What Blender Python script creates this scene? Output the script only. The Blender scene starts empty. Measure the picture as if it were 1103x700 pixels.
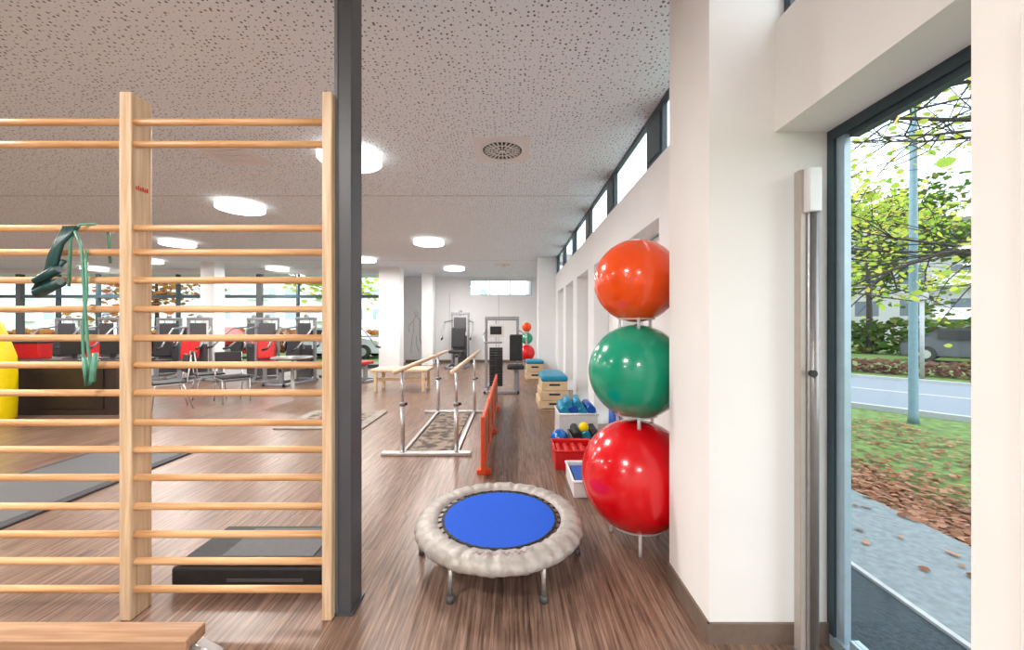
import bpy, bmesh, math, random
from mathutils import Vector, Matrix
random.seed(7)
S=bpy.context.scene
# ---------------------------------------------------------------- materials
def new(name):
    m=bpy.data.materials.new(name); m.use_nodes=True
    nt=m.node_tree; b=nt.nodes['Principled BSDF']; return m,nt,b
def mat(name,c,rough=.5,metal=0,noise=0,nscale=20,emit=0,bump=0,coat=0):
    m,nt,b=new(name)
    b.inputs['Base Color'].default_value=(*c,1); b.inputs['Roughness'].default_value=rough
    b.inputs['Metallic'].default_value=metal
    if coat: b.inputs['Coat Weight'].default_value=coat
    if emit:
        b.inputs['Emission Color'].default_value=(*c,1); b.inputs['Emission Strength'].default_value=emit
    if noise or bump:
        tc=nt.nodes.new('ShaderNodeTexCoord'); n=nt.nodes.new('ShaderNodeTexNoise')
        n.inputs['Scale'].default_value=nscale; n.inputs['Detail'].default_value=4
        nt.links.new(tc.outputs['Object'],n.inputs['Vector'])
        if noise:
            r=nt.nodes.new('ShaderNodeValToRGB')
            r.color_ramp.elements[0].color=(*[max(0,v*(1-noise)) for v in c],1)
            r.color_ramp.elements[1].color=(*[min(1,v*(1+noise)) for v in c],1)
            r.color_ramp.elements[0].position=.3; r.color_ramp.elements[1].position=.7
            nt.links.new(n.outputs['Fac'],r.inputs[0]); nt.links.new(r.outputs[0],b.inputs['Base Color'])
        if bump:
            bp=nt.nodes.new('ShaderNodeBump'); bp.inputs['Strength'].default_value=bump; bp.inputs['Distance'].default_value=.01
            nt.links.new(n.outputs['Fac'],bp.inputs['Height']); nt.links.new(bp.outputs[0],b.inputs['Normal'])
    return m
def wood(name,c1,c2,axis='Z',rough=.45,sc=1.0):
    m,nt,b=new(name); tc=nt.nodes.new('ShaderNodeTexCoord'); mp=nt.nodes.new('ShaderNodeMapping')
    s={'X':(2,40,40),'Y':(40,2,40),'Z':(40,40,2)}[axis]; mp.inputs['Scale'].default_value=[v*sc for v in s]
    n=nt.nodes.new('ShaderNodeTexNoise'); n.inputs['Scale'].default_value=1; n.inputs['Detail'].default_value=5; n.inputs['Distortion'].default_value=.6
    r=nt.nodes.new('ShaderNodeValToRGB'); r.color_ramp.elements[0].color=(*c1,1); r.color_ramp.elements[1].color=(*c2,1)
    r.color_ramp.elements[0].position=.32; r.color_ramp.elements[1].position=.65
    L=nt.links.new; L(tc.outputs['Object'],mp.inputs[0]); L(mp.outputs[0],n.inputs['Vector']); L(n.outputs['Fac'],r.inputs[0]); L(r.outputs[0],b.inputs['Base Color'])
    b.inputs['Roughness'].default_value=rough
    return m
def m_floor():
    m,nt,b=new('vinyl_plank_floor'); L=nt.links.new; N=nt.nodes.new
    tc=N('ShaderNodeTexCoord'); mp=N('ShaderNodeMapping'); mp.inputs['Rotation'].default_value=(0,0,math.pi/2)
    L(tc.outputs['Object'],mp.inputs[0])
    br=N('ShaderNodeTexBrick'); br.inputs['Scale'].default_value=1; br.inputs['Brick Width'].default_value=1.2; br.inputs['Row Height'].default_value=.14
    br.inputs['Mortar Size'].default_value=.0015; br.offset=.37
    br.inputs['Color1'].default_value=(.2,.2,.2,1); br.inputs['Color2'].default_value=(.8,.8,.8,1); br.inputs['Mortar'].default_value=(0,0,0,1)
    L(mp.outputs[0],br.inputs['Vector'])
    mg=N('ShaderNodeMapping'); mg.inputs['Scale'].default_value=(62,2.3,1); L(tc.outputs['Object'],mg.inputs[0])
    add=N('ShaderNodeVectorMath'); add.operation='ADD'
    mul=N('ShaderNodeVectorMath'); mul.operation='SCALE'; mul.inputs['Scale'].default_value=23
    L(br.outputs['Color'],mul.inputs[0]); L(mg.outputs[0],add.inputs[0]); L(mul.outputs[0],add.inputs[1])
    n=N('ShaderNodeTexNoise'); n.inputs['Scale'].default_value=1; n.inputs['Detail'].default_value=6; n.inputs['Roughness'].default_value=.7; n.inputs['Distortion'].default_value=.5
    L(add.outputs[0],n.inputs['Vector'])
    r=N('ShaderNodeValToRGB'); e=r.color_ramp.elements
    e[0].position=.32; e[0].color=(.05,.026,.019,1); e[1].position=.70; e[1].color=(.38,.245,.18,1)
    x=e.new(.5); x.color=(.20,.118,.082,1)
    L(n.outputs['Fac'],r.inputs[0])
    mx=N('ShaderNodeMix'); mx.data_type='RGBA'; mx.blend_type='MULTIPLY'; mx.inputs[0].default_value=.45
    r2=N('ShaderNodeValToRGB'); r2.color_ramp.elements[0].color=(.35,.32,.3,1); r2.color_ramp.elements[0].position=0; r2.color_ramp.elements[1].position=.5
    L(br.outputs['Color'],r2.inputs[0]); L(r.outputs[0],mx.inputs[6]); L(r2.outputs[0],mx.inputs[7]); L(mx.outputs[2],b.inputs['Base Color'])
    b.inputs['Roughness'].default_value=.33
    return m
def m_ceiling():
    m,nt,b=new('perforated_acoustic_ceiling'); L=nt.links.new; N=nt.nodes.new
    tc=N('ShaderNodeTexCoord'); v=N('ShaderNodeTexVoronoi'); v.voronoi_dimensions='2D'; v.inputs['Scale'].default_value=28; v.inputs['Randomness'].default_value=.75
    L(tc.outputs['Object'],v.inputs['Vector'])
    sp=N('ShaderNodeSeparateColor'); L(v.outputs['Color'],sp.inputs[0])
    th=N('ShaderNodeMapRange'); th.inputs['To Min'].default_value=.04; th.inputs['To Max'].default_value=.23; L(sp.outputs[0],th.inputs['Value'])
    lt=N('ShaderNodeMath'); lt.operation='LESS_THAN'; L(v.outputs['Distance'],lt.inputs[0]); L(th.outputs[0],lt.inputs[1])
    sx=N('ShaderNodeSeparateXYZ'); L(tc.outputs['Object'],sx.inputs[0])
    p=N('ShaderNodeMath'); p.operation='PINGPONG'; p.inputs[1].default_value=2.7; L(sx.outputs[1],p.inputs[0])
    s1=N('ShaderNodeMath'); s1.operation='LESS_THAN'; s1.inputs[1].default_value=.018; L(p.outputs[0],s1.inputs[0])
    mxa=N('ShaderNodeMix'); mxa.data_type='RGBA'; mxa.inputs[6].default_value=(.82,.90,.97,1); mxa.inputs[7].default_value=(.6,.63,.66,1); L(s1.outputs[0],mxa.inputs[0])
    mxb=N('ShaderNodeMix'); mxb.data_type='RGBA'; mxb.inputs[7].default_value=(.16,.17,.18,1); L(lt.outputs[0],mxb.inputs[0]); L(mxa.outputs[2],mxb.inputs[6])
    L(mxb.outputs[2],b.inputs['Base Color']); b.inputs['Roughness'].default_value=.9
    return m
def m_glass():
    m=bpy.data.materials.new('window_glass'); m.use_nodes=True; nt=m.node_tree; nt.nodes.clear(); N=nt.nodes.new;L=nt.links.new
    o=N('ShaderNodeOutputMaterial'); t=N('ShaderNodeBsdfTransparent'); t.inputs[0].default_value=(.96,.98,.98,1); g=N('ShaderNodeBsdfGlossy'); g.inputs['Roughness'].default_value=.02
    lw=N('ShaderNodeLayerWeight'); lw.inputs[0].default_value=.5
    p=N('ShaderNodeMath'); p.operation='POWER'; p.inputs[1].default_value=5; L(lw.outputs['Facing'],p.inputs[0])
    q=N('ShaderNodeMath'); q.operation='MULTIPLY_ADD'; q.inputs[1].default_value=.3; q.inputs[2].default_value=.012; L(p.outputs[0],q.inputs[0])
    x=N('ShaderNodeMixShader'); L(q.outputs[0],x.inputs[0]); L(t.outputs[0],x.inputs[1]); L(g.outputs[0],x.inputs[2]); L(x.outputs[0],o.inputs[0]); return m
def m_leaf(name,cols):
    m=bpy.data.materials.new(name); m.use_nodes=True; nt=m.node_tree; nt.nodes.clear(); N=nt.nodes.new;L=nt.links.new
    o=N('ShaderNodeOutputMaterial'); gi=N('ShaderNodeNewGeometry'); r=N('ShaderNodeValToRGB')
    el=r.color_ramp.elements; el[0].color=(*cols[0],1); el[1].color=(*cols[-1],1)
    for i,c in enumerate(cols[1:-1]): q=el.new((i+1)/(len(cols)-1)); q.color=(*c,1)
    L(gi.outputs['Random Per Island'],r.inputs[0])
    d=N('ShaderNodeBsdfDiffuse'); t=N('ShaderNodeBsdfTranslucent'); x=N('ShaderNodeMixShader'); x.inputs[0].default_value=.45
    L(r.outputs[0],d.inputs[0]); L(r.outputs[0],t.inputs[0]); L(d.outputs[0],x.inputs[1]); L(t.outputs[0],x.inputs[2]); L(x.outputs[0],o.inputs[0]); return m
def m_facade(name,wall,win,bw,rh):
    m,nt,b=new(name); N=nt.nodes.new;L=nt.links.new
    tc=N('ShaderNodeTexCoord'); sx=N('ShaderNodeSeparateXYZ'); L(tc.outputs['Object'],sx.inputs[0])
    def band(out,p,fr):
        a=N('ShaderNodeMath'); a.operation='PINGPONG'; a.inputs[1].default_value=p/2; L(out,a.inputs[0])
        l=N('ShaderNodeMath'); l.operation='LESS_THAN'; l.inputs[1].default_value=fr*p/2; L(a.outputs[0],l.inputs[0]); return l
    h=band(sx.outputs[0],bw,.55); v=band(sx.outputs[2],rh,.5); mu=N('ShaderNodeMath'); mu.operation='MULTIPLY'; L(h.outputs[0],mu.inputs[0]); L(v.outputs[0],mu.inputs[1])
    x=N('ShaderNodeMix'); x.data_type='RGBA'; x.inputs[6].default_value=(*wall,1); x.inputs[7].default_value=(*win,1); L(mu.outputs[0],x.inputs[0]); L(x.outputs[2],b.inputs['Base Color']); return m

WHITE=mat('wall_paint_white',(.86,.84,.815),.8,noise=.015,nscale=3)
WHITE2=mat('wall_paint_cool',(.87,.88,.89),.8,noise=.015,nscale=3)
CEIL=m_ceiling(); FLOOR=m_floor(); GLASS=m_glass()
BASE=mat('baseboard_taupe',(.18,.13,.10),.5,noise=.1)
STEELD=mat('dark_grey_steel',(.07,.073,.08),.45,noise=.04,nscale=8)
STEELL=mat('mid_grey_steel',(.14,.145,.155),.4,noise=.04,nscale=8)
FRAMED=mat('window_frame_anthracite',(.03,.055,.07),.4,noise=.05)
FRAMEB=mat('window_frame_aluminium',(.36,.47,.54),.35,.3,noise=.05)
PINE=wood('pine_post',(.55,.36,.20),(.80,.61,.41),'Z')
RUNG=wood('beech_rung',(.58,.29,.115),(.80,.49,.25),'X')
BENCHW=wood('bench_pine',(.33,.18,.10),(.52,.31,.18),'X')
BARW=wood('bar_wood',(.62,.42,.26),(.82,.62,.43),'Y')
ALU=mat('brushed_aluminium',(.58,.58,.59),.3,.8,noise=.06,nscale=30)
ALUD=mat('satin_grey_metal',(.28,.265,.26),.35,.6,noise=.06)
BEIGEM=mat('champagne_profile',(.48,.43,.385),.4,.2,noise=.04)
WPLAST=mat('white_plastic',(.80,.80,.80),.4,noise=.02)
BLACK=mat('black_rubber',(.018,.018,.02),.6,noise=.2)
DGREY=mat('dark_grey_mat',(.04,.04,.045),.7,noise=.2,bump=.2,nscale=60)
MGREY=mat('grey_pad',(.09,.09,.095),.6,noise=.1,nscale=40)
DECAL=mat('decal_grey_vinyl',(.32,.32,.34),.6,noise=.1,nscale=40)
RED=mat('red_upholstery',(.62,.008,.008),.4,noise=.1)
BLUE=mat('trampoline_blue',(.0,.085,.60),.8,noise=.12,nscale=120)
BLUEP=mat('blue_vinyl',(.0,.08,.40),.4,noise=.1)
TEAL=mat('teal_vinyl',(.01,.26,.43),.4,noise=.1)
def ballm(n,c): return mat(n,c,.2,noise=.05,nscale=4,coat=.4)
B_O=ballm('ball_orange',(.95,.085,.003)); B_G=ballm('ball_green',(.0,.33,.19)); B_R=ballm('ball_red',(.74,.0,.006)); B_B=ballm('ball_blue',(.0,.13,.5))
COVER=mat('silver_cover_fabric',(.44,.40,.37),.45,.15,noise=.15,nscale=22,bump=.6)
YEL=mat('yellow_vinyl',(.95,.72,.0),.4,noise=.03)
DESK=mat('reception_dark_brown',(.04,.025,.022),.4,noise=.15)
ORNG=mat('orange_red_paint',(.80,.075,.012),.4,noise=.06)
CARD=mat('plywood_pale',(.70,.52,.33),.5,noise=.08,nscale=10)
BLIND=mat('roller_blind_fabric',(.85,.85,.85),.8,noise=.02)
LAMPE=mat('lamp_diffuser',(1,.98,.95),.5,emit=4)
LAMPS=mat('lamp_side_diffuser',(1,.96,.9),.5,emit=1.1)
DGREEN=mat('dark_green_rubber',(.005,.05,.045),.4,noise=.1)
LGREEN=mat('light_green_tube',(.10,.30,.21),.35,noise=.1)
PURP=mat('purple_print',(.26,.14,.27),.6,noise=.1)
OPRT=mat('orange_print',(.5,.24,.15),.6,noise=.1)
def m_acr():
    m,nt,b=new('clear_acrylic'); b.inputs['Base Color'].default_value=(.85,.85,.85,1); b.inputs['Roughness'].default_value=.15; b.inputs['Alpha'].default_value=.5; return m
ACR=m_acr()
def m_pattern():
    m,nt,b=new('patterned_rubber_mat'); N=nt.nodes.new;L=nt.links.new
    tc=N('ShaderNodeTexCoord'); v=N('ShaderNodeTexNoise'); v.inputs['Scale'].default_value=9; v.inputs['Detail'].default_value=3; L(tc.outputs['Object'],v.inputs['Vector'])
    r=N('ShaderNodeValToRGB'); r.color_ramp.elements[0].color=(.06,.045,.04,1); r.color_ramp.elements[1].color=(.28,.21,.15,1); r.color_ramp.elements[0].position=.42; r.color_ramp.elements[1].position=.56
    L(v.outputs['Fac'],r.inputs[0]); L(r.outputs[0],b.inputs['Base Color']); b.inputs['Roughness'].default_value=.7; return m
PATT=m_pattern()

# ---------------------------------------------------------------- mesh builder
class MB:
    def __init__(s): s.bm=bmesh.new(); s.mats=[]; s.M=Matrix.Identity(4)
    def mi(s,m):
        if m not in s.mats: s.mats.append(m)
        return s.mats.index(m)
    def box(s,x0,x1,y0,y1,z0,z1,m,bev=0,rot=None,seg=2):
        c=Vector(((x0+x1)/2,(y0+y1)/2,(z0+z1)/2)); mt=Matrix.Translation(c)
        if rot: mt=mt@rot
        mt=s.M@mt@Matrix.Diagonal((abs(x1-x0),abs(y1-y0),abs(z1-z0),1))
        r=bmesh.ops.create_cube(s.bm,size=1,matrix=mt); fs={f for v in r['verts'] for f in v.link_faces}; k=s.mi(m)
        for f in fs: f.material_index=k
        if bev:
            es={e for f in fs for e in f.edges}
            q=bmesh.ops.bevel(s.bm,geom=list(es),offset=bev,segments=seg,affect='EDGES',profile=.5)
            for f in q['faces']: f.material_index=k; f.smooth=True
    def grid(s,rows,m,smooth=True,closeu=False,closev=False):
        k=s.mi(m); V=[[s.bm.verts.new(s.M@Vector(p)) for p in row] for row in rows]
        nu=len(V); nv=len(V[0])
        for i in range(nu if closeu else nu-1):
            for j in range(nv if closev else nv-1):
                try:
                    f=s.bm.faces.new((V[i][j],V[i][(j+1)%nv],V[(i+1)%nu][(j+1)%nv],V[(i+1)%nu][j])); f.material_index=k; f.smooth=smooth
                except ValueError: pass
        return V
    def tube(s,pts,r,m,seg=10,closed=False):
        P=[Vector(p) for p in pts]; n=len(P); R=r if isinstance(r,(list,tuple)) else [r]*n
        rows=[]; up=None
        for i in range(n):
            if closed: t=P[(i+1)%n]-P[i-1]
            else: t=P[min(i+1,n-1)]-P[max(i-1,0)]
            t.normalize()
            if up is None:
                up=Vector((0,0,1)) if abs(t.z)<.9 else Vector((1,0,0))
            a=(up-t*up.dot(t))
            if a.length<1e-4: a=t.orthogonal()
            a.normalize(); up=a; b=t.cross(a)
            rows.append([P[i]+(a*math.cos(q)+b*math.sin(q))*R[i] for q in [2*math.pi*j/seg for j in range(seg)]])
        V=s.grid(rows,m,True,closed,True); k=s.mi(m)
        if not closed:
            for ring in (V[0],V[-1]):
                try: f=s.bm.faces.new(ring); f.material_index=k
                except ValueError: pass
    def lathe(s,prof,c,m,seg=32,cap=True,axis='Z'):
        rows=[]
        for r,z in prof:
            row=[]
            for j in range(seg):
                a=2*math.pi*j/seg; p=(max(r,1e-4)*math.cos(a),max(r,1e-4)*math.sin(a),z)
                row.append((c[0]+p[0],c[1]+p[1],c[2]+p[2]))
            rows.append(row)
        V=s.grid(rows,m,True,False,True)
        if cap:
            k=s.mi(m)
            for ring in (V[0],V[-1]):
                f=s.bm.faces.new(ring); f.material_index=k
    def ball(s,c,r,m,u=32,v=20,sc=(1,1,1)):
        q=bmesh.ops.create_uvsphere(s.bm,u_segments=u,v_segments=v,radius=r,matrix=s.M@Matrix.Translation(c)@Matrix.Diagonal((*sc,1)))
        k=s.mi(m)
        for f in {f for w in q['verts'] for f in w.link_faces}: f.material_index=k; f.smooth=True
    def done(s,name,parent=None,loc=None):
        bmesh.ops.recalc_face_normals(s.bm,faces=s.bm.faces)
        me=bpy.data.meshes.new(name); 
        if loc is not None: bmesh.ops.translate(s.bm,verts=s.bm.verts,vec=-Vector(loc))
        s.bm.to_mesh(me); s.bm.free()
        for m in s.mats: me.materials.append(m)
        o=bpy.data.objects.new(name,me); bpy.context.collection.objects.link(o)
        if loc is not None: o.location=loc
        if parent: o.parent=parent
        return o
def empty(name,loc=(0,0,0)):
    o=bpy.data.objects.new(name,None); o.location=loc; o.empty_display_size=.1; bpy.context.collection.objects.link(o); return o
def sbox(name,x0,x1,y0,y1,z0,z1,m,bev=0,parent=None):
    b=MB(); b.box(x0,x1,y0,y1,z0,z1,m,bev); return b.done(name,parent)
def inst(src,name,loc,rz=0,sc=1):
    o=bpy.data.objects.new(name,src.data); o.location=loc; o.rotation_euler=(0,0,rz); o.scale=(sc,sc,sc); bpy.context.collection.objects.link(o); return o

H=3.21; WX=1.16; FY=14.5; GY=12.5; LX=-20; SILL=2.73; NT=2.25; XO=1.46
# ---------------------------------------------------------------- room shell
sbox('floor',LX-.2,1.42,-4,FY+.2,-.12,0,FLOOR)
sbox('ceiling',LX-.2,1.27,-4,FY+.2,H,H+.3,CEIL)
nich=[(3.04,4.04),(4.46,5.46),(5.88,6.88),(7.30,8.30),(8.72,9.72)]
b=MB()
b.box(.87,XO,1.70,2.13,0,SILL,WHITE); b.box(.87,1.27,1.70,2.13,SILL,H,WHITE); b.box(.87,XO,.30,.73,0,SILL,WHITE); b.box(.87,1.27,.30,.73,SILL,H,WHITE)
b.box(WX,XO,-4,.30,0,SILL,WHITE); b.box(WX,1.27,-4,.30,SILL,H,WHITE)
b.box(WX,XO,.73,1.70,NT,SILL,WHITE)
ys=2.13
for a,c in nich:
    b.box(WX,XO,ys,a,0,SILL,WHITE2); b.box(WX,XO,a,c,NT,SILL,WHITE2); ys=c
b.box(WX,XO,ys,FY,0,SILL,WHITE2); b.box(WX,1.27,10.75,FY,SILL,H,WHITE2)
b.box(.7,1.27,10.3,10.75,0,H,WHITE2)
b.done('wall_right')
b=MB()
b.box(.858,.87,1.688,2.13,0,.09,BASE); b.box(.858,1.39,1.688,1.70,0,.09,BASE)
b.box(.858,.87,.30,.73,0,.09,BASE)
ys=2.13
for a,c in nich+[(10.3,10.3)]:
    b.box(WX-.012,WX,ys,a,0,.09,BASE); ys=c
b.box(.688,.7,10.29,10.75,0,.09,BASE)
b.done('baseboard_right')
sbox('baseboard_far',-4.0,1.16,FY-.012,FY,0,.09,BASE)
b=MB()
X0,X1=1.39,1.45
b.box(X0,X1,.73,1.70,NT-.045,NT,FRAMED); b.box(X0,X1,.73,1.70,0,.05,FRAMEB)
b.box(X0,X1,1.665,1.70,.05,NT-.045,FRAMED); b.box(X0+.012,X1-.02,1.625,1.665,.05,NT-.045,FRAMEB)
b.box(X0,X1,.73,.79,.05,NT-.045,FRAMEB)
b.box(X0+.012,X1-.01,.79,1.60,.05,.09,FRAMEB); b.box(X0+.012,X1-.01,.79,1.60,NT-.07,NT-.045,FRAMED)
b.box(1.415,1.42,.79,1.63,.09,NT-.07,GLASS)
b.done('window_1')
for i,(a,c) in enumerate(nich):
    b=MB()
    b.box(X0,X1,a,c,NT-.06,NT,FRAMEB); b.box(X0,X1,a,c,0,.06,FRAMEB); b.box(X0,X1,a,a+.06,.06,NT-.06,FRAMEB); b.box(X0,X1,c-.06,c,.06,NT-.06,FRAMEB)
    b.box(1.415,1.42,a+.06,c-.06,.06,NT-.06,GLASS)
    b.box(1.372,1.376,a+.02,c-.02,.25,NT-.02,BLIND); b.tube([(1.37,a+.02,.25),(1.37,c-.02,.25)],.012,ALU,8)
    b.done('window_%d'%(i+2))
DP=mat('dark_panel',(.035,.06,.075),.3,noise=.05)
def clere(name,y0,y1,dark):
    b=MB(); A,B=1.20,1.235
    b.box(A,B,y0,y1,SILL,SILL+.035,FRAMED); b.box(A,B,y0,y1,H-.035,H,FRAMED)
    b.box(A,B,y0,y0+.04,SILL+.035,H-.035,FRAMED); b.box(A,B,y1-.04,y1,SILL+.035,H-.035,FRAMED)
    for d0,d1 in dark:
        b.box(A-.005,B,d0,d1,SILL+.035,H-.035,FRAMED); b.box(A-.012,A-.005,d0+.04,d1-.04,SILL+.08,H-.09,DP)
    b.box(1.215,1.22,y0+.04,y1-.04,SILL+.035,H-.035,GLASS)
    b.done(name)
clere('window_7',2.13,10.3,[(y,y+.36) for y in (3.06,4.5,5.9,7.3,8.7)]+[(9.95,10.2)])
clere('window_8',.73,1.70,[])
b=MB()
b.box(-4.1,-1.6,FY,FY+.2,0,H,WHITE2); b.box(-1.6,.75,FY,FY+.2,0,2.52,WHITE2); b.box(-1.6,.75,FY,FY+.2,3.1,H,WHITE2); b.box(.75,1.46,FY,FY+.2,0,SILL,WHITE2); b.box(.75,1.27,FY,FY+.2,SILL,H,WHITE2)
b.done('wall_far')
b=MB(); 
b.box(-1.6,.75,FY+.05,FY+.1,2.52,2.55,FRAMEB); b.box(-1.6,.75,FY+.05,FY+.1,3.07,3.1,FRAMEB)
for x in (-1.6,-.85,-.1,.71): b.box(x,x+.04,FY+.05,FY+.1,2.55,3.07,FRAMEB)
b.box(-1.56,.71,FY+.07,FY+.075,2.55,3.07,GLASS); b.done('window_9')
b=MB(); b.box(-4.3,-4.1,GY,FY+.2,0,H,WHITE2); b.done('wall_return')
b=MB()
b.box(LX,-4.3,GY,GY+.12,0,.12,FRAMED); b.box(LX,-4.3,GY,GY+.12,3.08,H,WPLAST); b.box(LX,-4.3,GY,GY+.1,2.28,2.38,FRAMED); b.box(LX,-4.3,GY,GY+.1,1.0,1.06,FRAMEB)
x=LX; i=0
while x<-4.4:
    w=.16 if i%3==0 else .06
    b.box(x,x+w,GY-.01,GY+.11,.12,3.05,FRAMED if i%3 else STEELD); x+=1.3; i+=1
b.box(LX,-4.3,GY+.05,GY+.055,.12,3.05,GLASS)
b.done('window_10')
sbox('wall_left',LX-.2,LX,-4,FY,0,H,WHITE2)
sbox('wall_back',LX,1.27,-4.2,-4,0,H,WHITE)
sbox('white_column',-4.15,-3.5,12.0,12.45,0,H,WHITE2)
sbox('white_column',-3.15,-2.75,13.4,13.8,0,H,WHITE2)
sbox('white_column',-8.9,-8.5,11.0,11.4,0,H,WHITE2)
b=MB(); b.box(-.852,-.775,1.86,1.99,0,H,STEELD,.004); b.box(-.856,-.84,1.855,1.995,0,H,STEELL); b.box(-.862,-.765,1.85,2.0,0,.012,STEELD); b.done('steel_column')
sbox('trim_1',.862,.87,.40,.655,.09,1.93,WHITE,.003)
# ---------------------------------------------------------------- ceiling fixtures
lamps=[(-1.7,4.05),(-4.05,5.75),(-1.77,8.2),(-1.8,12),(-7.2,8.3),(-7.3,12),(-4,10.4),(-10,10.6),(-7.2,3.6),(-10,6.2),(-13,8.3),(-13,12),(-1.7,-.2),(-4.05,1.5),(-4,-2.6),(-.2,-2.4),(-10,1.5),(-13,4),(-16,6.2),(-16,10.6)]
for x,y in lamps:
    b=MB(); c=(x,y,0)
    b.lathe([(.28,H),(.28,H-.022)],c,WPLAST,40,cap=False)
    b.lathe([(.28,H-.022),(.318,H-.026),(.318,H-.085)],c,LAMPS,40,cap=False)
    b.lathe([(.318,H-.085),(.305,H-.095),(.2,H-.1),(.001,H-.102)],c,LAMPE,40,cap=False)
    b.done('ceiling_lamp',loc=(x,y,H))
    l=bpy.data.lights.new('lamp_light','AREA'); l.shape='DISK'; l.size=.58; l.energy=50 if (y<0) else 54; l.color=(1,.965,.92)
    o=bpy.data.objects.new('lamp_light',l); o.location=(x,y,H-.12); bpy.context.collection.objects.link(o)
def vent(x,y,disc=True,dark=True):
    b=MB(); b.box(x-.28,x+.28,y-.28,y+.28,H-.012,H,WPLAST,.003)
    if disc:
        b.lathe([(.225,H-.013),(.225,H-.02),(.205,H-.024),(.2,H-.014)],(x,y,0),WPLAST,48,False)
        b.lathe([(.2,H-.0135),(.001,H-.0135)],(x,y,0),BLACK,48,False)
        for r,nn in ((.155,24),(.075,12)):
            for i in range(nn):
                a=2*math.pi*i/nn; R=Matrix.Rotation(a,4,'Z'); cx=x+r*math.cos(a); cy=y+r*math.sin(a)
                b.box(cx-.03,cx+.03,cy-.007,cy+.007,H-.022,H-.014,WPLAST,rot=R)
        b.lathe([(.118,H-.014),(.118,H-.022),(.108,H-.022),(.108,H-.014)],(x,y,0),WPLAST,40,False)
        b.lathe([(.035,H-.024),(.001,H-.026)],(x,y,0),WPLAST,20,False)
    else:
        for i in range(8): b.box(x-.2,x+.2,y-.2+i*.052,y-.175+i*.052,H-.018,H-.012,WPLAST)
    b.done('ceiling_air_vent')
vent(-.1,3.97); vent(-2.95,4.05,False); vent(-.25,11.6)

# ---------------------------------------------------------------- wall bars
b=MB(); Yf,Yb=1.82,1.93
posts=[(-1.858,-1.802),(-.9,-.852),(-2.86,-2.81)]
for a,c in posts: b.box(a,c,Yf,Yb,0,2.505,PINE,.006)
ry=[132,156,246,272,302,333,364,393,423,455,484,514,545,575,604,634]
for q in ry:
    z=1.4-(q-350)*1.85/415
    for (xa,xb) in ((-2.81,-1.858),(-1.802,-.9)):
        b.tube([(xa-.006,1.848,z),(xb+.006,1.848,z)],.0165,RUNG,12)
for k in range(6): b.box(-1.8018,-1.8,1.845+k*.011,1.851+k*.011,2.05,2.066+.006*(k%2),RED)
b.done('wall_bars')
b=MB()
b.tube([(-2.07,1.80,1.58),(-2.065,1.802,1.80),(-2.03,1.81,1.872),(-1.99,1.84,1.882),(-1.96,1.87,1.86),(-1.955,1.875,1.7)],.006,LGREEN,8)
for k in range(5):
    d=k*.014
    b.tube([(-2.03-d,1.80,1.86),(-2.09-d,1.79,1.78-d),(-2.12-d*.6,1.785,1.66),(-2.16-d,1.785,1.59-d*.5),(-2.19+d*.3,1.79,1.565),(-2.18+d*.4,1.80,1.63),(-2.10+d*.2,1.80,1.70)],.009,DGREEN,8)
b.tube([(-2.20,1.785,1.545),(-2.09,1.785,1.60)],[.022,.022],DGREEN,10)
b.tube([(-2.19,1.775,1.60),(-2.09,1.775,1.66)],[.02,.02],DGREEN,10)
b.tube([(-2.05,1.80,1.86),(-2.0,1.79,1.76),(-1.985,1.79,1.5),(-1.97,1.79,1.3),(-1.945,1.79,1.14),(-1.965,1.79,1.125),(-1.99,1.79,1.2),(-1.995,1.79,1.4),(-1.975,1.79,1.55),(-1.99,1.8,1.75)],.006,LGREEN,8)
b.tube([(-1.935,1.79,1.27),(-1.945,1.785,1.14),(-1.965,1.785,1.12),(-1.985,1.79,1.25)],.011,LGREEN,8)
b.done('resistance_bands')
b=MB()
b.box(-2.9,-1.27,1.50,1.60,.12,.17,BENCHW,.006); b.box(-2.9,-1.29,1.515,1.585,.02,.12,BENCHW,.004)
b.box(-1.62,-1.50,1.45,1.66,0,.03,BENCHW,.004); b.box(-2.7,-2.58,1.45,1.66,0,.03,BENCHW,.004)
b.box(-1.27,-1.17,1.53,1.57,.09,.11,ALU,.003,rot=Matrix.Rotation(.5,4,'Y'))
b.tube([(-1.27,1.53,.12),(-1.19,1.52,.1),(-1.16,1.52,.05),(-1.2,1.52,.02)],.012,ALU,8)
b.box(-1.24,-1.17,1.50,1.6,.0,.012,ALU)
b.done('gym_balance_bench')
b=MB(); b.box(-4.6,-3.49,2.62,4.22,0,.02,DGREY,.008); b.box(-4.52,-3.57,2.7,4.14,.0195,.022,MGREY); b.done('exercise_mat')
b=MB()
b.box(-1.80,-1.0,2.03,2.44,.02,.12,BLACK,.015); b.box(-1.78,-1.02,2.05,2.42,.12,.14,DGREY,.008)
b.box(-1.58,-1.08,2.09,2.38,.139,.147,MGREY,.003)
for x in (-1.72,-1.08):
    for y in (2.08,2.39): b.lathe([(.03,0),(.03,.025)],(x,y,0),BLACK,12)
b.box(-1.5,-1.1,2.024,2.032,.05,.065,MGREY)
b.done('step_platform')
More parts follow.
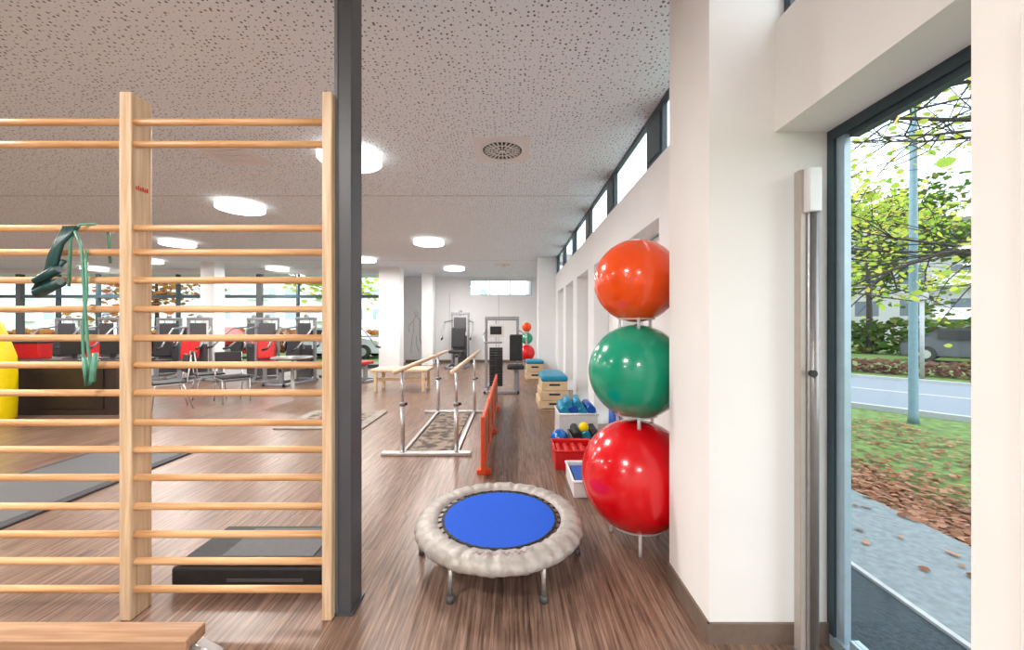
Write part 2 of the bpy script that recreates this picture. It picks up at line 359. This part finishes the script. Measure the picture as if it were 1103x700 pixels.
# ---------------------------------------------------------------- trampoline
cx,cy=-.076,2.36
b=MB(); n=216
def ring(r,z,amp=0,ra=0,ph=0):
    return [(cx+(r+ra*math.sin(36*2*math.pi*j/n+ph))*math.cos(2*math.pi*j/n),cy+(r+ra*math.sin(36*2*math.pi*j/n+ph))*math.sin(2*math.pi*j/n),z+amp*math.sin(36*2*math.pi*j/n)+amp*.6*math.sin(17*2*math.pi*j/n+1)+amp*.5*math.sin(53*2*math.pi*j/n+2)) for j in range(n)]
b.grid([ring(.372,.228,.001),ring(.378,.243,.003),ring(.40,.25,.0035),ring(.435,.252,.003),ring(.465,.246,.0035),ring(.49,.232,.003,.003),ring(.503,.21,.002,.004),ring(.503,.19,.003,.005),ring(.492,.175,.004,.005),ring(.475,.17,.003,.003)],COVER,True,False,True)
b.tube([(cx+.475*math.cos(2*math.pi*j/72),cy+.475*math.sin(2*math.pi*j/72),.2) for j in range(72)],.018,ALU,10,True)
b.lathe([(.001,.222),(.2,.224),(.334,.229)],(cx,cy,0),BLUE,72,False)
b.lathe([(.334,.229),(.350,.231),(.350,.226),(.334,.224)],(cx,cy,0),BLACK,72,False)
for j in range(36):
    a=2*math.pi*j/36
    b.tube([(cx+.335*math.cos(a),cy+.335*math.sin(a),.228),(cx+.46*math.cos(a),cy+.46*math.sin(a),.205)],.006,BLACK,6)
for j in range(6):
    a=math.radians(-120+60*j); ca,sa=math.cos(a),math.sin(a)
    b.tube([(cx+.47*ca,cy+.47*sa,.2),(cx+.475*ca,cy+.475*sa,.02)],.0125,ALU,12)
    b.tube([(cx+.475*ca,cy+.475*sa,.035),(cx+.475*ca,cy+.475*sa,0)],[.018,.021],MGREY,12)
for (a0,a1,m,rr,ph) in ((-108,-64,PURP,.43,0),(-106,-68,OPRT,.432,1)):
    pts=[]
    for k in range(21):
        a=math.radians(a0+(a1-a0)*k/20); r=rr+(.012 if (k+ph)%2 else -.012)
        pts.append((cx+r*math.cos(a),cy+r*math.sin(a),.2545 if r<.43 else .2525))
    b.tube(pts,.0014,m,6)
b.done('mini_trampoline')
# ---------------------------------------------------------------- ball stack
def stack(x,y,rs,zb,mts,gap=.015):
    p=empty('exercise_ball_stack',(x,y,0)); z=zb
    for i,(r,m) in enumerate(zip(rs,mts)):
        b=MB(); b.ball((0,0,z+r),r,m,64,40)
        b.lathe([(.012,-.004),(.008,.004),(.0,.006)],(0,0,z+2*r),m,12,False)
        o=b.done('ball_%d'%(i+1),p)
        for k in range(3):
            a=math.radians(-100+120*k); rr=r*.42
            zl=0 if i==0 else z-.06
            if i==0: rr=r*.5
            zc=z+r-math.sqrt(r*r-rr*rr)
            bb=MB(); bb.tube([(rr*math.cos(a),rr*math.sin(a),zl),(rr*math.cos(a),rr*math.sin(a),zc+.01)],.011,ACR,12); bb.done('rod',p)
        bb=MB(); bb.tube([((rr)*math.cos(t*math.pi/16),(rr)*math.sin(t*math.pi/16),zc-.002) for t in range(32)],.007,ACR,8,True); bb.done('holder_ring',p)
        z+=2*r+gap
    return p
stack(.805,2.50,[.349,.302,.268],.085,[B_R,B_G,B_O])
stack(.47,12.3,[.26,.19,.15],.25,[B_R,B_G,B_O])
b=MB()
b.box(1.214,1.238,1.62,1.66,0,2.055,BEIGEM,.003)
b.box(1.226,1.282,1.59,1.64,1.87,2.055,WPLAST,.006)
b.tube([(1.263,1.61,0),(1.263,1.61,1.87)],.017,ALUD,14); b.box(1.238,1.248,1.61,1.645,0,1.87,ALU,.002)
b.tube([(1.24,1.60,1.2),(1.24,1.58,1.2)],[.012,.015],BLACK,12)
b.box(1.205,1.30,1.58,1.67,0,.012,ALUD)
b.done('screen_stand_profile')
b=MB(); XL,XR=-1.18,-.60; Y1,Y2=4.15,6.15
for y in (Y1,Y2):
    b.box(-1.4,-.44,y-.04,y+.04,0,.035,ALU,.008)
    for x in (XL,XR):
        b.tube([(x,y,.03),(x,y,.55)],.025,ALU,12); b.tube([(x,y,.5),(x,y,.9)],.017,ALU,12); b.tube([(x,y,.53),(x,y,.57)],.031,ALUD,12)
        b.ball((x+.04,y,.55),.016,BLACK,12,8)
for x in (XL,XR):
    b.box(x-.02,x+.02,Y1,Y2,0,.03,ALU,.005)
    b.tube([(x,3.85,.925),(x,3.87,.925),(x,7.0,.925),(x,7.02,.925)],[.012,.025,.025,.012],BARW,14)
b.done('parallel_bars')
b=MB(); b.box(-1.13,-.66,4.25,6.05,0,.018,PATT,.004); b.done('patterned_floor_mat')
b=MB()
b.box(-.28,-.25,3.5,6.6,.48,.56,ORNG,.006); b.box(-.28,-.25,3.5,6.6,.04,.1,ORNG,.006)
y=3.5
while y<6.7:
    b.box(-.283,-.247,y-.0,y+.05,.04,.56,ORNG,.004); y+=.76
for y in (3.6,5.0,6.4): b.box(-.33,-.20,y,y+.06,0,.045,ORNG,.005)
b.box(-.269,-.261,3.52,6.55,.1,.48,mat('barrier_panel',(.40,.20,.12),.6,noise=.4,nscale=6))
b.done('low_orange_barrier')
# ---------------------------------------------------------------- storage
def tray(name,x0,x1,y0,y1,h,m,fill=None):
    b=MB(); t=.012
    b.box(x0,x1,y0,y1,0,.015,m,.003)
    b.box(x0,x0+t,y0,y1,.015,h,m,.003); b.box(x1-t,x1,y0,y1,.015,h,m,.003); b.box(x0+t,x1-t,y0,y0+t,.015,h,m,.003); b.box(x0+t,x1-t,y1-t,y1,.015,h,m,.003)
    b.tube([(x0,y0,h),(x1,y0,h),(x1,y1,h),(x0,y1,h)],.013,m,8,True)
    if fill: fill(b,x0,x1,y0,y1,h)
    return b.done(name)
def f_blue(b,x0,x1,y0,y1,h):
    b.box(x0+.03,x1-.03,y0+.03,y1-.03,.015,h*.85,BLUEP,.01)
tray('storage_tray',.50,.82,3.12,3.58,.13,WPLAST,f_blue)
def f_red(b,x0,x1,y0,y1,h):
    b.box(x0+.03,x1-.03,y0+.03,y1-.03,.015,h*.7,RED,.01)
    for i in range(4): b.tube([(x0+.05+i*.08,y0+.06,h*.78),(x0+.05+i*.08,y1-.06,h*.78)],.028,RED,10)
tray('red_storage_box',.42,.82,3.72,4.10,.18,RED,f_red)
def f_wb(b,x0,x1,y0,y1,h):
    for i in range(3): b.tube([(x0+.06+i*.1,y0+.05,h+.02),(x0+.06+i*.1,y1-.05,h+.05)],.045,[BLACK,TEAL,BLACK][i],14)
    b.ball((x0+.14,y0+.12,h+.1),.055,YEL,16,12)
tray('ball_basket',.66,1.0,4.18,4.55,.16,MGREY,f_wb)
def f_wb2(b,x0,x1,y0,y1,h):
    for i in range(4): b.tube([(x0+.07+i*.11,y0+.04,h+.02+.02*(i%2)),(x0+.07+i*.11,y1-.04,h+.05)],.055,[TEAL,BLUEP,TEAL,BLUEP][i],14)
    for i in range(2): b.tube([(x0+.12+i*.12,y0+.06,h+.1),(x0+.14+i*.12,y1-.06,h+.12)],.05,TEAL,14)
tray('white_laundry_basket',.57,1.04,4.66,5.12,.32,WPLAST,f_wb2)
b=MB(); b.ball((.54,4.40,.105),.105,B_B,24,16); b.done('blue_ball',loc=(.54,4.40,.105))
b=MB(); b.tube([(1.09,4.1,0),(1.09,4.1,.62)],.06,BLUEP,20)
b.tube([(1.09,4.1,.2),(1.09,4.1,.22)],.063,BLACK,20); b.done('rolled_exercise_mat')
def vault(x,y,w,d,h,layers):
    b=MB(); z=0
    for i in range(layers):
        hh=(h-.09)/layers; k=.025*(layers-1-i)
        b.box(x-w/2-k,x+w/2+k,y-d/2,y+d/2,z+.004,z+hh,CARD,.008)
        b.box(x-.09,x+.09,y-d/2-.003,y-d/2+.002,z+hh*.55,z+hh*.75,BLACK,.001); z+=hh
    b.box(x-w/2,x+w/2,y-d/2,y+d/2,0,.03,CARD)
    b.box(x-w/2-.01,x+w/2+.01,y-d/2-.01,y+d/2+.01,h-.09,h,TEAL,.03,seg=3); b.done('vaulting_box')
vault(.70,6.7,.42,.75,.56,3); vault(.58,10.0,.42,.55,.5,2); vault(.88,8.4,.36,.5,.4,2)
# ---------------------------------------------------------------- machines
SMK=mat('smoked_panel',(.1,.1,.11),.2,noise=.05)
def machine(seatm,frame,kind=0):
    b=MB()
    b.box(-.3,-.22,-.5,.6,0,.06,frame,.01); b.box(.22,.3,-.5,.6,0,.06,frame,.01); b.box(-.3,.3,.5,.58,0,.06,frame,.01); b.box(-.3,.3,-.5,-.42,0,.06,frame,.01)
    b.box(-.28,-.22,.5,.57,.06,1.58,frame,.01); b.box(.22,.28,.5,.57,.06,1.58,frame,.01); b.box(-.28,.28,.48,.59,1.52,1.6,frame,.015)
    for i in range(14): b.box(-.17,.17,.49,.58,.1+i*.05,.143+i*.05,BLACK,.003)
    b.tube([(-.1,.535,.1),(-.1,.535,1.53)],.01,ALU,8); b.tube([(.1,.535,.1),(.1,.535,1.53)],.01,ALU,8)
    b.box(-.21,.21,.46,.475,.08,.9,SMK)
    b.box(-.19,.19,.455,.47,1.0,1.45,SMK,.01)
    b.box(-.05,.05,-.3,.5,.3,.38,frame,.01); b.box(-.04,.04,-.3,-.22,0,.4,frame)
    b.box(-.22,.22,-.35,.1,.42,.50,seatm,.03,seg=3); b.box(-.2,.2,.1,.18,.55,1.15,seatm,.03,rot=Matrix.Rotation(-.15,4,'X'),seg=3)
    b.box(-.04,.04,.16,.5,.8,.88,frame)
    for s in (-1,1):
        b.tube([(s*.25,.5,1.35),(s*.42,.2,1.3),(s*.42,-.1,1.0),(s*.40,-.25,.85)],.022,frame,10)
        b.tube([(s*.40,-.25,.85),(s*.40,-.38,.82)],.027,BLACK,10)
    b.ball((0,.535,1.62),.06,frame,16,10)
    return b
LF=mat('machine_frame_grey',(.32,.33,.35),.35,.4,noise=.04)
m1=machine(RED,LF).done('weight_machine'); m1.location=(-8.1,9.6,0); m1.rotation_euler=(0,0,.2)
m2=machine(BLACK,LF).done('weight_machine'); m2.location=(-7.2,9.9,0); m2.rotation_euler=(0,0,-.5)
for (src,x,y,r) in ((m1,-6.2,9.7,.5),(m2,-5.3,9.2,-.2),(m2,-9.3,10.2,.4),(m2,-4.9,10.8,.1),(m1,-10.8,9.8,0),(m2,-12.4,10.4,.3),(m1,-3.9,9.7,1.2)):
    inst(src,'weight_machine',(x,y,0),r)
inst(m2,'weight_machine',(-1.8,12.8,0),0,1.15)
b=MB()
for x in (-.55,.12):
    b.box(x-.03,x+.03,8.2,8.26,0,1.55,LF,.01); b.box(x-.03,x+.03,7.8,8.9,0,.06,LF,.01)
b.box(-.58,.15,8.18,8.28,1.5,1.58,LF,.015); b.box(-.58,.15,7.8,7.87,0,.06,LF,.01)
for i in range(15): b.box(-.48,-.2,8.18,8.28,.1+i*.055,.147+i*.055,BLACK,.003)
b.tube([(-.34,8.23,.1),(-.34,8.23,1.5)],.012,ALU,8)
b.box(-.5,-.17,8.12,8.14,1.15,1.42,WPLAST,.01); b.box(-.46,-.22,8.115,8.12,1.2,1.37,BLACK)
b.box(-.1,.25,7.75,8.1,.5,.58,BLACK,.03,seg=3); b.box(-.05,.22,8.05,8.13,.65,1.2,BLACK,.03,seg=3); b.box(.04,.1,7.9,7.96,0,.5,LF); b.box(.04,.1,7.9,8.2,.44,.5,LF)
b.tube([(-.55,8.2,1.3),(-.6,8.0,1.2),(-.55,7.75,1.05),(-.2,7.7,1.05)],.018,LF,10)
b.tube([(.12,8.2,1.3),(.3,8.0,1.2),(.3,7.75,1.0)],.018,LF,10)
b.done('cable_machine')
b=MB()
b.box(-2.95,-1.75,8.0,8.6,.42,.48,CARD,.015)
for x in (-2.85,-1.85):
    for y in (8.05,8.55): b.box(x-.03,x+.03,y-.03,y+.03,0,.42,CARD,.004)
b.box(-2.88,-1.82,8.27,8.33,.2,.26,CARD); b.done('wooden_bench')
b=MB(); b.box(-3.2,-2.0,5.15,6.2,0,.02,mat('light_grey_mat',(.28,.25,.22),.8,noise=.2,nscale=8),.005); b.box(-3.05,-2.15,5.3,6.05,.019,.023,PATT); b.done('balance_mat')
def chair():
    b=MB(); b.box(-.22,.22,-.22,.22,.43,.47,BLACK,.015); b.box(-.21,.21,.2,.235,.6,.9,BLACK,.015,rot=Matrix.Rotation(-.12,4,'X'))
    for s in (-1,1):
        b.tube([(s*.21,-.24,0),(s*.21,-.2,.43),(s*.21,.2,.43),(s*.21,.25,.9)],.012,ALU,8); b.tube([(s*.21,.28,0),(s*.21,.15,.43)],.012,ALU,8)
    b.tube([(-.21,-.2,.425),(.21,-.2,.425)],.01,ALU,8)
    return b.done('visitor_chair')
c0=chair(); c0.location=(-5.7,6.4,0); c0.rotation_euler=(0,0,-.7)
inst(c0,'visitor_chair',(-5.15,7.1,0),.9); inst(c0,'visitor_chair',(-5.9,7.5,0),2.4)
b=MB(); b.lathe([(.25,0),(.25,.02),(.04,.03),(.03,.7),(.04,.71),(.38,.71),(.4,.73),(.38,.75),(.001,.75)],(-4.5,7.9,0),ALUD,32); b.done('round_cafe_table')
b=MB()
b.box(-9.6,-6.15,6.0,6.55,.0,.80,DESK,.01); b.box(-9.65,-6.1,5.95,6.6,.80,.85,DESK,.008); b.box(-9.4,-6.35,5.98,6.0,.1,.72,mat('desk_panel',(.03,.02,.018),.35,noise=.1))
b.box(-8.4,-7.75,6.3,6.5,.85,1.10,RED,.01); b.box(-8.42,-7.73,6.28,6.52,1.10,1.13,DESK,.004)
b.box(-7.4,-7.0,6.3,6.34,.92,1.18,BLACK,.008); b.box(-7.22,-7.17,6.32,6.36,.85,.95,BLACK); b.box(-7.3,-7.1,6.25,6.42,.85,.865,BLACK)
b.box(-6.75,-6.4,6.3,6.34,.92,1.15,BLACK,.008); b.box(-6.6,-6.55,6.32,6.36,.85,.95,BLACK); b.box(-6.7,-6.45,6.25,6.42,.85,.865,BLACK)
b.done('reception_desk')
b=MB()
b.lathe([(.001,0),(.24,0),(.27,.05),(.28,.3),(.28,.7),(.27,.95),(.22,1.15),(.18,1.3),(.15,1.42),(.09,1.5),(.001,1.53)],(-7.50,5.5,0),YEL,36,False)
b.done('yellow_punching_bag')
def figure_decal(x):
    b=MB(); y=FY-.004
    T=lambda pts,r=.008: b.tube([(x+p[0],y,p[1]) for p in pts],r,DECAL,6)
    T([(0,1.75),(.05,1.8),(.04,1.88),(-.03,1.9),(-.07,1.83),(-.03,1.76),(0,1.75)])
    T([(-.02,1.75),(-.12,1.55),(-.1,1.2),(-.15,.9),(-.2,.5),(-.18,.35)]); T([(.02,1.74),(.13,1.58),(.12,1.2),(.14,.85),(.25,.5),(.35,.4)]); T([(.0,1.0),(.0,.7),(.1,.4)]); T([(.13,1.58),(.3,1.4),(.42,1.65)]); T([(-.12,1.55),(-.3,1.35),(-.25,1.1)])
    b.done('wall_figure_decal')
figure_decal(-3.6); figure_decal(-1.95)
b=MB()
for x in (-2.35,-.5): b.box(x-.006,x+.006,FY-.006,FY,.09,2.6,DECAL)
b.done('trim_2')

# ---------------------------------------------------------------- exterior
GR=mat('lawn_grass',(.10,.17,.035),.9,noise=.5,nscale=9,bump=.6)
PAV=mat('pavement_asphalt',(.16,.19,.205),.85,noise=.2,nscale=25,bump=.3)
GRAV=mat('dark_gravel_strip',(.022,.035,.045),.9,noise=.4,nscale=60,bump=.6)
ROADM=mat('road_asphalt',(.16,.19,.23),.7,noise=.08,nscale=12)
KERB=mat('kerb_stone',(.36,.37,.38),.8,noise=.1)
sbox('ground',-80,90,-30,110,-.3,-.13,GR)
b=MB(); b.box(1.47,2.05,-6,15,-.13,-.06,GRAV); b.box(2.05,2.08,-6,15,-.13,-.045,KERB); b.box(2.08,3.0,-6,15,-.13,-.05,PAV); b.done('pavement')
def prism(b,poly,z0,z1,m):
    k=b.mi(m); lo=[b.bm.verts.new((p[0],p[1],z0)) for p in poly]; hi=[b.bm.verts.new((p[0],p[1],z1)) for p in poly]
    for f in [hi,lo[::-1]]+[[lo[i],lo[(i+1)%len(poly)],hi[(i+1)%len(poly)],hi[i]] for i in range(len(poly))]:
        q=b.bm.faces.new(f); q.material_index=k
dx,dy=.60,-.80
def P(p,t): return (p[0]+dx*t,p[1]+dy*t)
A=(6.8,6.7); Bp=(10.4,10.3)
n1=(.8*.12,.6*.12)
b2=lambda p,s:(p[0]+n1[0]*s,p[1]+n1[1]*s)
T0=-4.4
b=MB(); prism(b,[P(A,T0),P(A,20),P(Bp,20),P(Bp,-10)],-.13,-.09,ROADM)
prism(b,[b2(P(A,T0),-1),b2(P(A,20),-1),P(A,20),P(A,T0)],-.13,-.04,KERB)
prism(b,[P(Bp,-10),P(Bp,20),b2(P(Bp,20),1),b2(P(Bp,-10),1)],-.13,-.02,KERB)
C=(8.6,8.5); prism(b,[P(C,-8),P(C,20),b2(P(C,20),1),b2(P(C,-8),1)],-.1,-.085,KERB)
b.done('road')
LEAFG=m_leaf('leaves_yellow_green',[(.20,.40,.04),(.38,.52,.07),(.66,.64,.12),(.36,.52,.08),(.8,.6,.15)])
LEAFB=m_leaf('leaves_fallen',[(.28,.11,.065),(.45,.22,.13),(.56,.33,.23),(.18,.08,.045),(.42,.26,.17)])
LEAFD=m_leaf('leaves_dark_green',[(.03,.08,.015),(.07,.16,.025),(.12,.2,.04),(.2,.18,.05)])
LEAFR=m_leaf('leaves_autumn_red',[(.35,.10,.05),(.45,.2,.06),(.2,.14,.04)])
LEAFP=m_leaf('leaves_heather',[(.16,.07,.07),(.25,.12,.1),(.12,.12,.05)])
BARK=mat('tree_bark',(.04,.032,.028),.9,noise=.4,nscale=30)
def leafmesh(name,pts,size,m,flat=False,parent=None):
    vs=[];fs=[]
    for p in pts:
        s=size*random.uniform(.6,1.3)
        if flat: R=Matrix.Rotation(random.uniform(0,6.28),3,'Z')@Matrix.Rotation(random.uniform(-.35,.35),3,'X')
        else: R=Matrix.Rotation(random.uniform(0,6.28),3,'Z')@Matrix.Rotation(random.uniform(0,3.1),3,'X')
        k=len(vs)
        for q in ((-.5,0,0),(-.2,.35,.03),(.25,.3,0),(.6,0,-.03),(.25,-.32,0),(-.2,-.35,.03)): vs.append(Vector(p)+R@(Vector(q)*s))
        fs.append(tuple(range(k,k+6)))
    me=bpy.data.meshes.new(name); me.from_pydata(vs,[],fs); me.materials.append(m)
    o=bpy.data.objects.new(name,me); bpy.context.collection.objects.link(o)
    if parent: o.parent=parent
    return o
pts=[]
for i in range(7500):
    if random.random()<.62: x=3.04+abs(random.gauss(0,.42)); y=random.uniform(1.2,6)
    else: x=random.uniform(3.04,6.0); y=random.uniform(.8,6.2)
    if x+.75*y>11.2: continue
    pts.append((x,y,-.115+.03*random.random()))
for i in range(120): pts.append((3.0-abs(random.gauss(0,.3)),random.uniform(1,7),-.035))
leafmesh('fallen_leaves',pts,.062,LEAFB,True)
def tree(name,base,h,spread,nb,leafm,nl,ls,tilt=None,r0=.12,zmin=.35):
    e=empty(name,base); b=MB(); tips=[]
    b.tube([(0,0,0),(.03,.02,h*.3),(-.03,.05,h*.6),(.02,0,h)],[r0,r0*.8,r0*.55,r0*.15],BARK,8)
    for i in range(nb):
        z=h*random.uniform(zmin,.95); a=random.uniform(0,6.28)
        if tilt is not None and random.random()<.75: a=tilt+random.gauss(0,.5)
        L=spread*random.uniform(.6,1.1)*(1.15-.5*z/h); d=Vector((math.cos(a),math.sin(a),random.uniform(-.05,.45)))
        p=Vector((0,0,z)); path=[p.copy()]
        for k in range(6):
            d=(d+Vector([random.gauss(0,.16) for _ in range(3)])).normalized(); p=p+d*L/6; path.append(p.copy())
            if k>0:
                for _ in range(3):
                    dd=(d+Vector([random.gauss(0,.7) for _ in range(3)])).normalized(); q=p.copy(); sp=[q.copy()]
                    for kk in range(4):
                        dd=(dd+Vector([random.gauss(0,.25) for _ in range(3)])).normalized(); q=q+dd*L*.09; sp.append(q.copy()); tips.append(q.copy())
                    b.tube(sp,[r0*.09,r0*.07,r0*.055,r0*.04,r0*.02],BARK,4)
        b.tube(path,[r0*.35*(1-k/7.5) for k in range(7)],BARK,5)
    b.done('branches',e)
    lp=[random.choice(tips)+Vector([random.gauss(0,ls*1.5) for _ in range(3)]) for _ in range(nl)]
    leafmesh('leaves',lp,ls,leafm,False,e)
tree('street_tree',(6.9,4.0,-.13),6.2,4.2,26,LEAFG,2300,.085,tilt=math.radians(140),zmin=.3)
tree('street_tree',(14,17.5,-.13),8,3.6,22,LEAFG,1800,.2,r0=.16)
tree('street_tree',(24,23,-.13),9,4,22,LEAFD,2400,.3,r0=.16)
tree('street_tree',(19,20.5,-.13),8,3.6,20,LEAFG,1800,.2,r0=.15)
tree('street_tree',(-14,30,-.13),8,3.6,20,LEAFG,1000,.35,r0=.15)
tree('street_tree',(-24,26,-.13),7,3.6,20,LEAFR,1000,.35,r0=.15)
pts=[]
for i in range(6500):
    t=random.uniform(-16,12); base=P((21,18.5),t); pts.append((base[0]+random.gauss(0,.5),base[1]+random.gauss(0,.5),random.uniform(-.1,1.7)))
leafmesh('hedge',pts,.3,LEAFD)
pts=[]
for i in range(3500):
    t=random.uniform(-8,8); base=P((12.2,11.8),t); pts.append((base[0]+random.gauss(0,.3),base[1]+random.gauss(0,.3),random.uniform(-.1,.3)))
leafmesh('low_shrub_bed',pts,.14,LEAFP)
pts=[(random.uniform(-40,-6),random.gauss(22,.5),random.uniform(-.1,1.1)) for i in range(5000)]
leafmesh('hedge',pts,.35,LEAFR)
b=MB(); b.tube([(6.25,6.0,-.13),(6.25,6.0,0),(6.25,6.0,2.2),(6.25,6.0,6.0)],[.075,.06,.055,.04],mat('pole_blue_grey',(.18,.29,.35),.5,.3,noise=.1),12)
b.tube([(6.25,6.0,6.0),(6.6,6.2,6.4),(7.3,6.7,6.5)],[.04,.035,.03],ALUD,8); b.box(7.2,7.8,6.6,6.85,6.42,6.55,ALUD,.03); b.done('street_lamp')
b=MB(); b.tube([(11.6,10.9,-.13),(11.6,10.9,2.1)],.05,KERB,10); b.box(11.5,11.7,10.8,11.0,2.1,2.3,KERB,.02); b.done('road_marker_post')
def car(x,y,rz,m):
    b=MB(); b.M=Matrix.Translation((x,y,-.12))@Matrix.Rotation(rz,4,'Z')
    prof=[(-2.1,.35),(-2.1,.8),(-1.6,.92),(-1.0,1.38),(.5,1.42),(1.2,.95),(2.0,.8),(2.1,.4),(2.05,.25),(-2.05,.25)]
    rows=[[(p[0],s*w,p[1]) for p in prof] for s,w in ((-1,.7),(-1,.85),(1,.85),(1,.7))]
    V=b.grid(rows,m,False,False,True)
    for r_ in (V[0],V[-1]): f=b.bm.faces.new(r_); f.material_index=b.mi(m)
    for s in (-.86,.86): b.box(-1.0,.7,s-.01,s+.01,.95,1.3,BLACK,.0)
    for wx in (-1.35,1.35):
        for s in (-.8,.8): b.tube([(wx,s-.1,.32),(wx,s+.1,.32)],.32,BLACK,20); b.tube([(wx,s-.11,.32),(wx,s+.11,.32)],.18,ALU,16)
    b.done('parked_car')
CW=mat('car_white',(.75,.77,.8),.3,noise=.02); CR=mat('car_red',(.5,.03,.03),.3,noise=.02); CD=mat('car_dark_grey',(.12,.13,.15),.25,.3,noise=.02)
car(18.5,15.3,math.radians(-53),CD); car(-14,18,0,CR); car(-19,18.2,0,CW); car(-8,18,0,CW)
FA=m_facade('facade_grey',(.36,.36,.36),(.10,.12,.15),3.2,3.0); FB=m_facade('facade_cream',(.88,.87,.84),(.42,.48,.54),3.0,2.9)
def bld(x,y,w,d,h,m,rz):
    b=MB(); b.box(-w/2,w/2,-d/2,d/2,-.13,h,m); b.box(-w/2-.2,w/2+.2,-d/2-.2,d/2+.2,h,h+.4,WPLAST)
    for k in range(int(h//3)):
        for q in range(int(w//9)): b.box(-w/2+3+q*9,-w/2+6+q*9,-d/2-1.2,-d/2,1.9+k*3,2.9+k*3,WPLAST)
    o=b.done('apartment_building'); o.location=(x,y,0); o.rotation_euler=(0,0,rz)
bld(44,38,46,12,12,FA,math.radians(-45)); bld(-22,60,36,12,12,FB,.05); bld(-62,58,34,12,11,FB,-.1); bld(18,75,30,12,14,FA,0)
# ---------------------------------------------------------------- world
w=bpy.data.worlds.new('World'); S.world=w; w.use_nodes=True; nt=w.node_tree; bg=nt.nodes['Background']
tc=nt.nodes.new('ShaderNodeTexCoord'); n=nt.nodes.new('ShaderNodeTexNoise'); n.inputs['Scale'].default_value=2.2; n.inputs['Detail'].default_value=5
r=nt.nodes.new('ShaderNodeValToRGB'); r.color_ramp.elements[0].color=(.62,.80,1,1); r.color_ramp.elements[1].color=(.95,.98,1,1); r.color_ramp.elements[0].position=.3; r.color_ramp.elements[1].position=.55
nt.links.new(tc.outputs['Generated'],n.inputs['Vector']); nt.links.new(n.outputs['Fac'],r.inputs[0]); nt.links.new(r.outputs[0],bg.inputs[0]); bg.inputs[1].default_value=2.4
# ---------------------------------------------------------------- camera
cd=bpy.data.cameras.new('Camera'); cam=bpy.data.objects.new('Camera',cd); bpy.context.collection.objects.link(cam)
cam.location=(0,0,1.4); cam.rotation_euler=(math.pi/2,0,0); cd.sensor_width=36; cd.lens=415/1103*36; cd.clip_start=.02; cd.clip_end=300
S.camera=cam
S.view_settings.view_transform='Standard'; S.view_settings.look='None'; S.view_settings.exposure=.62
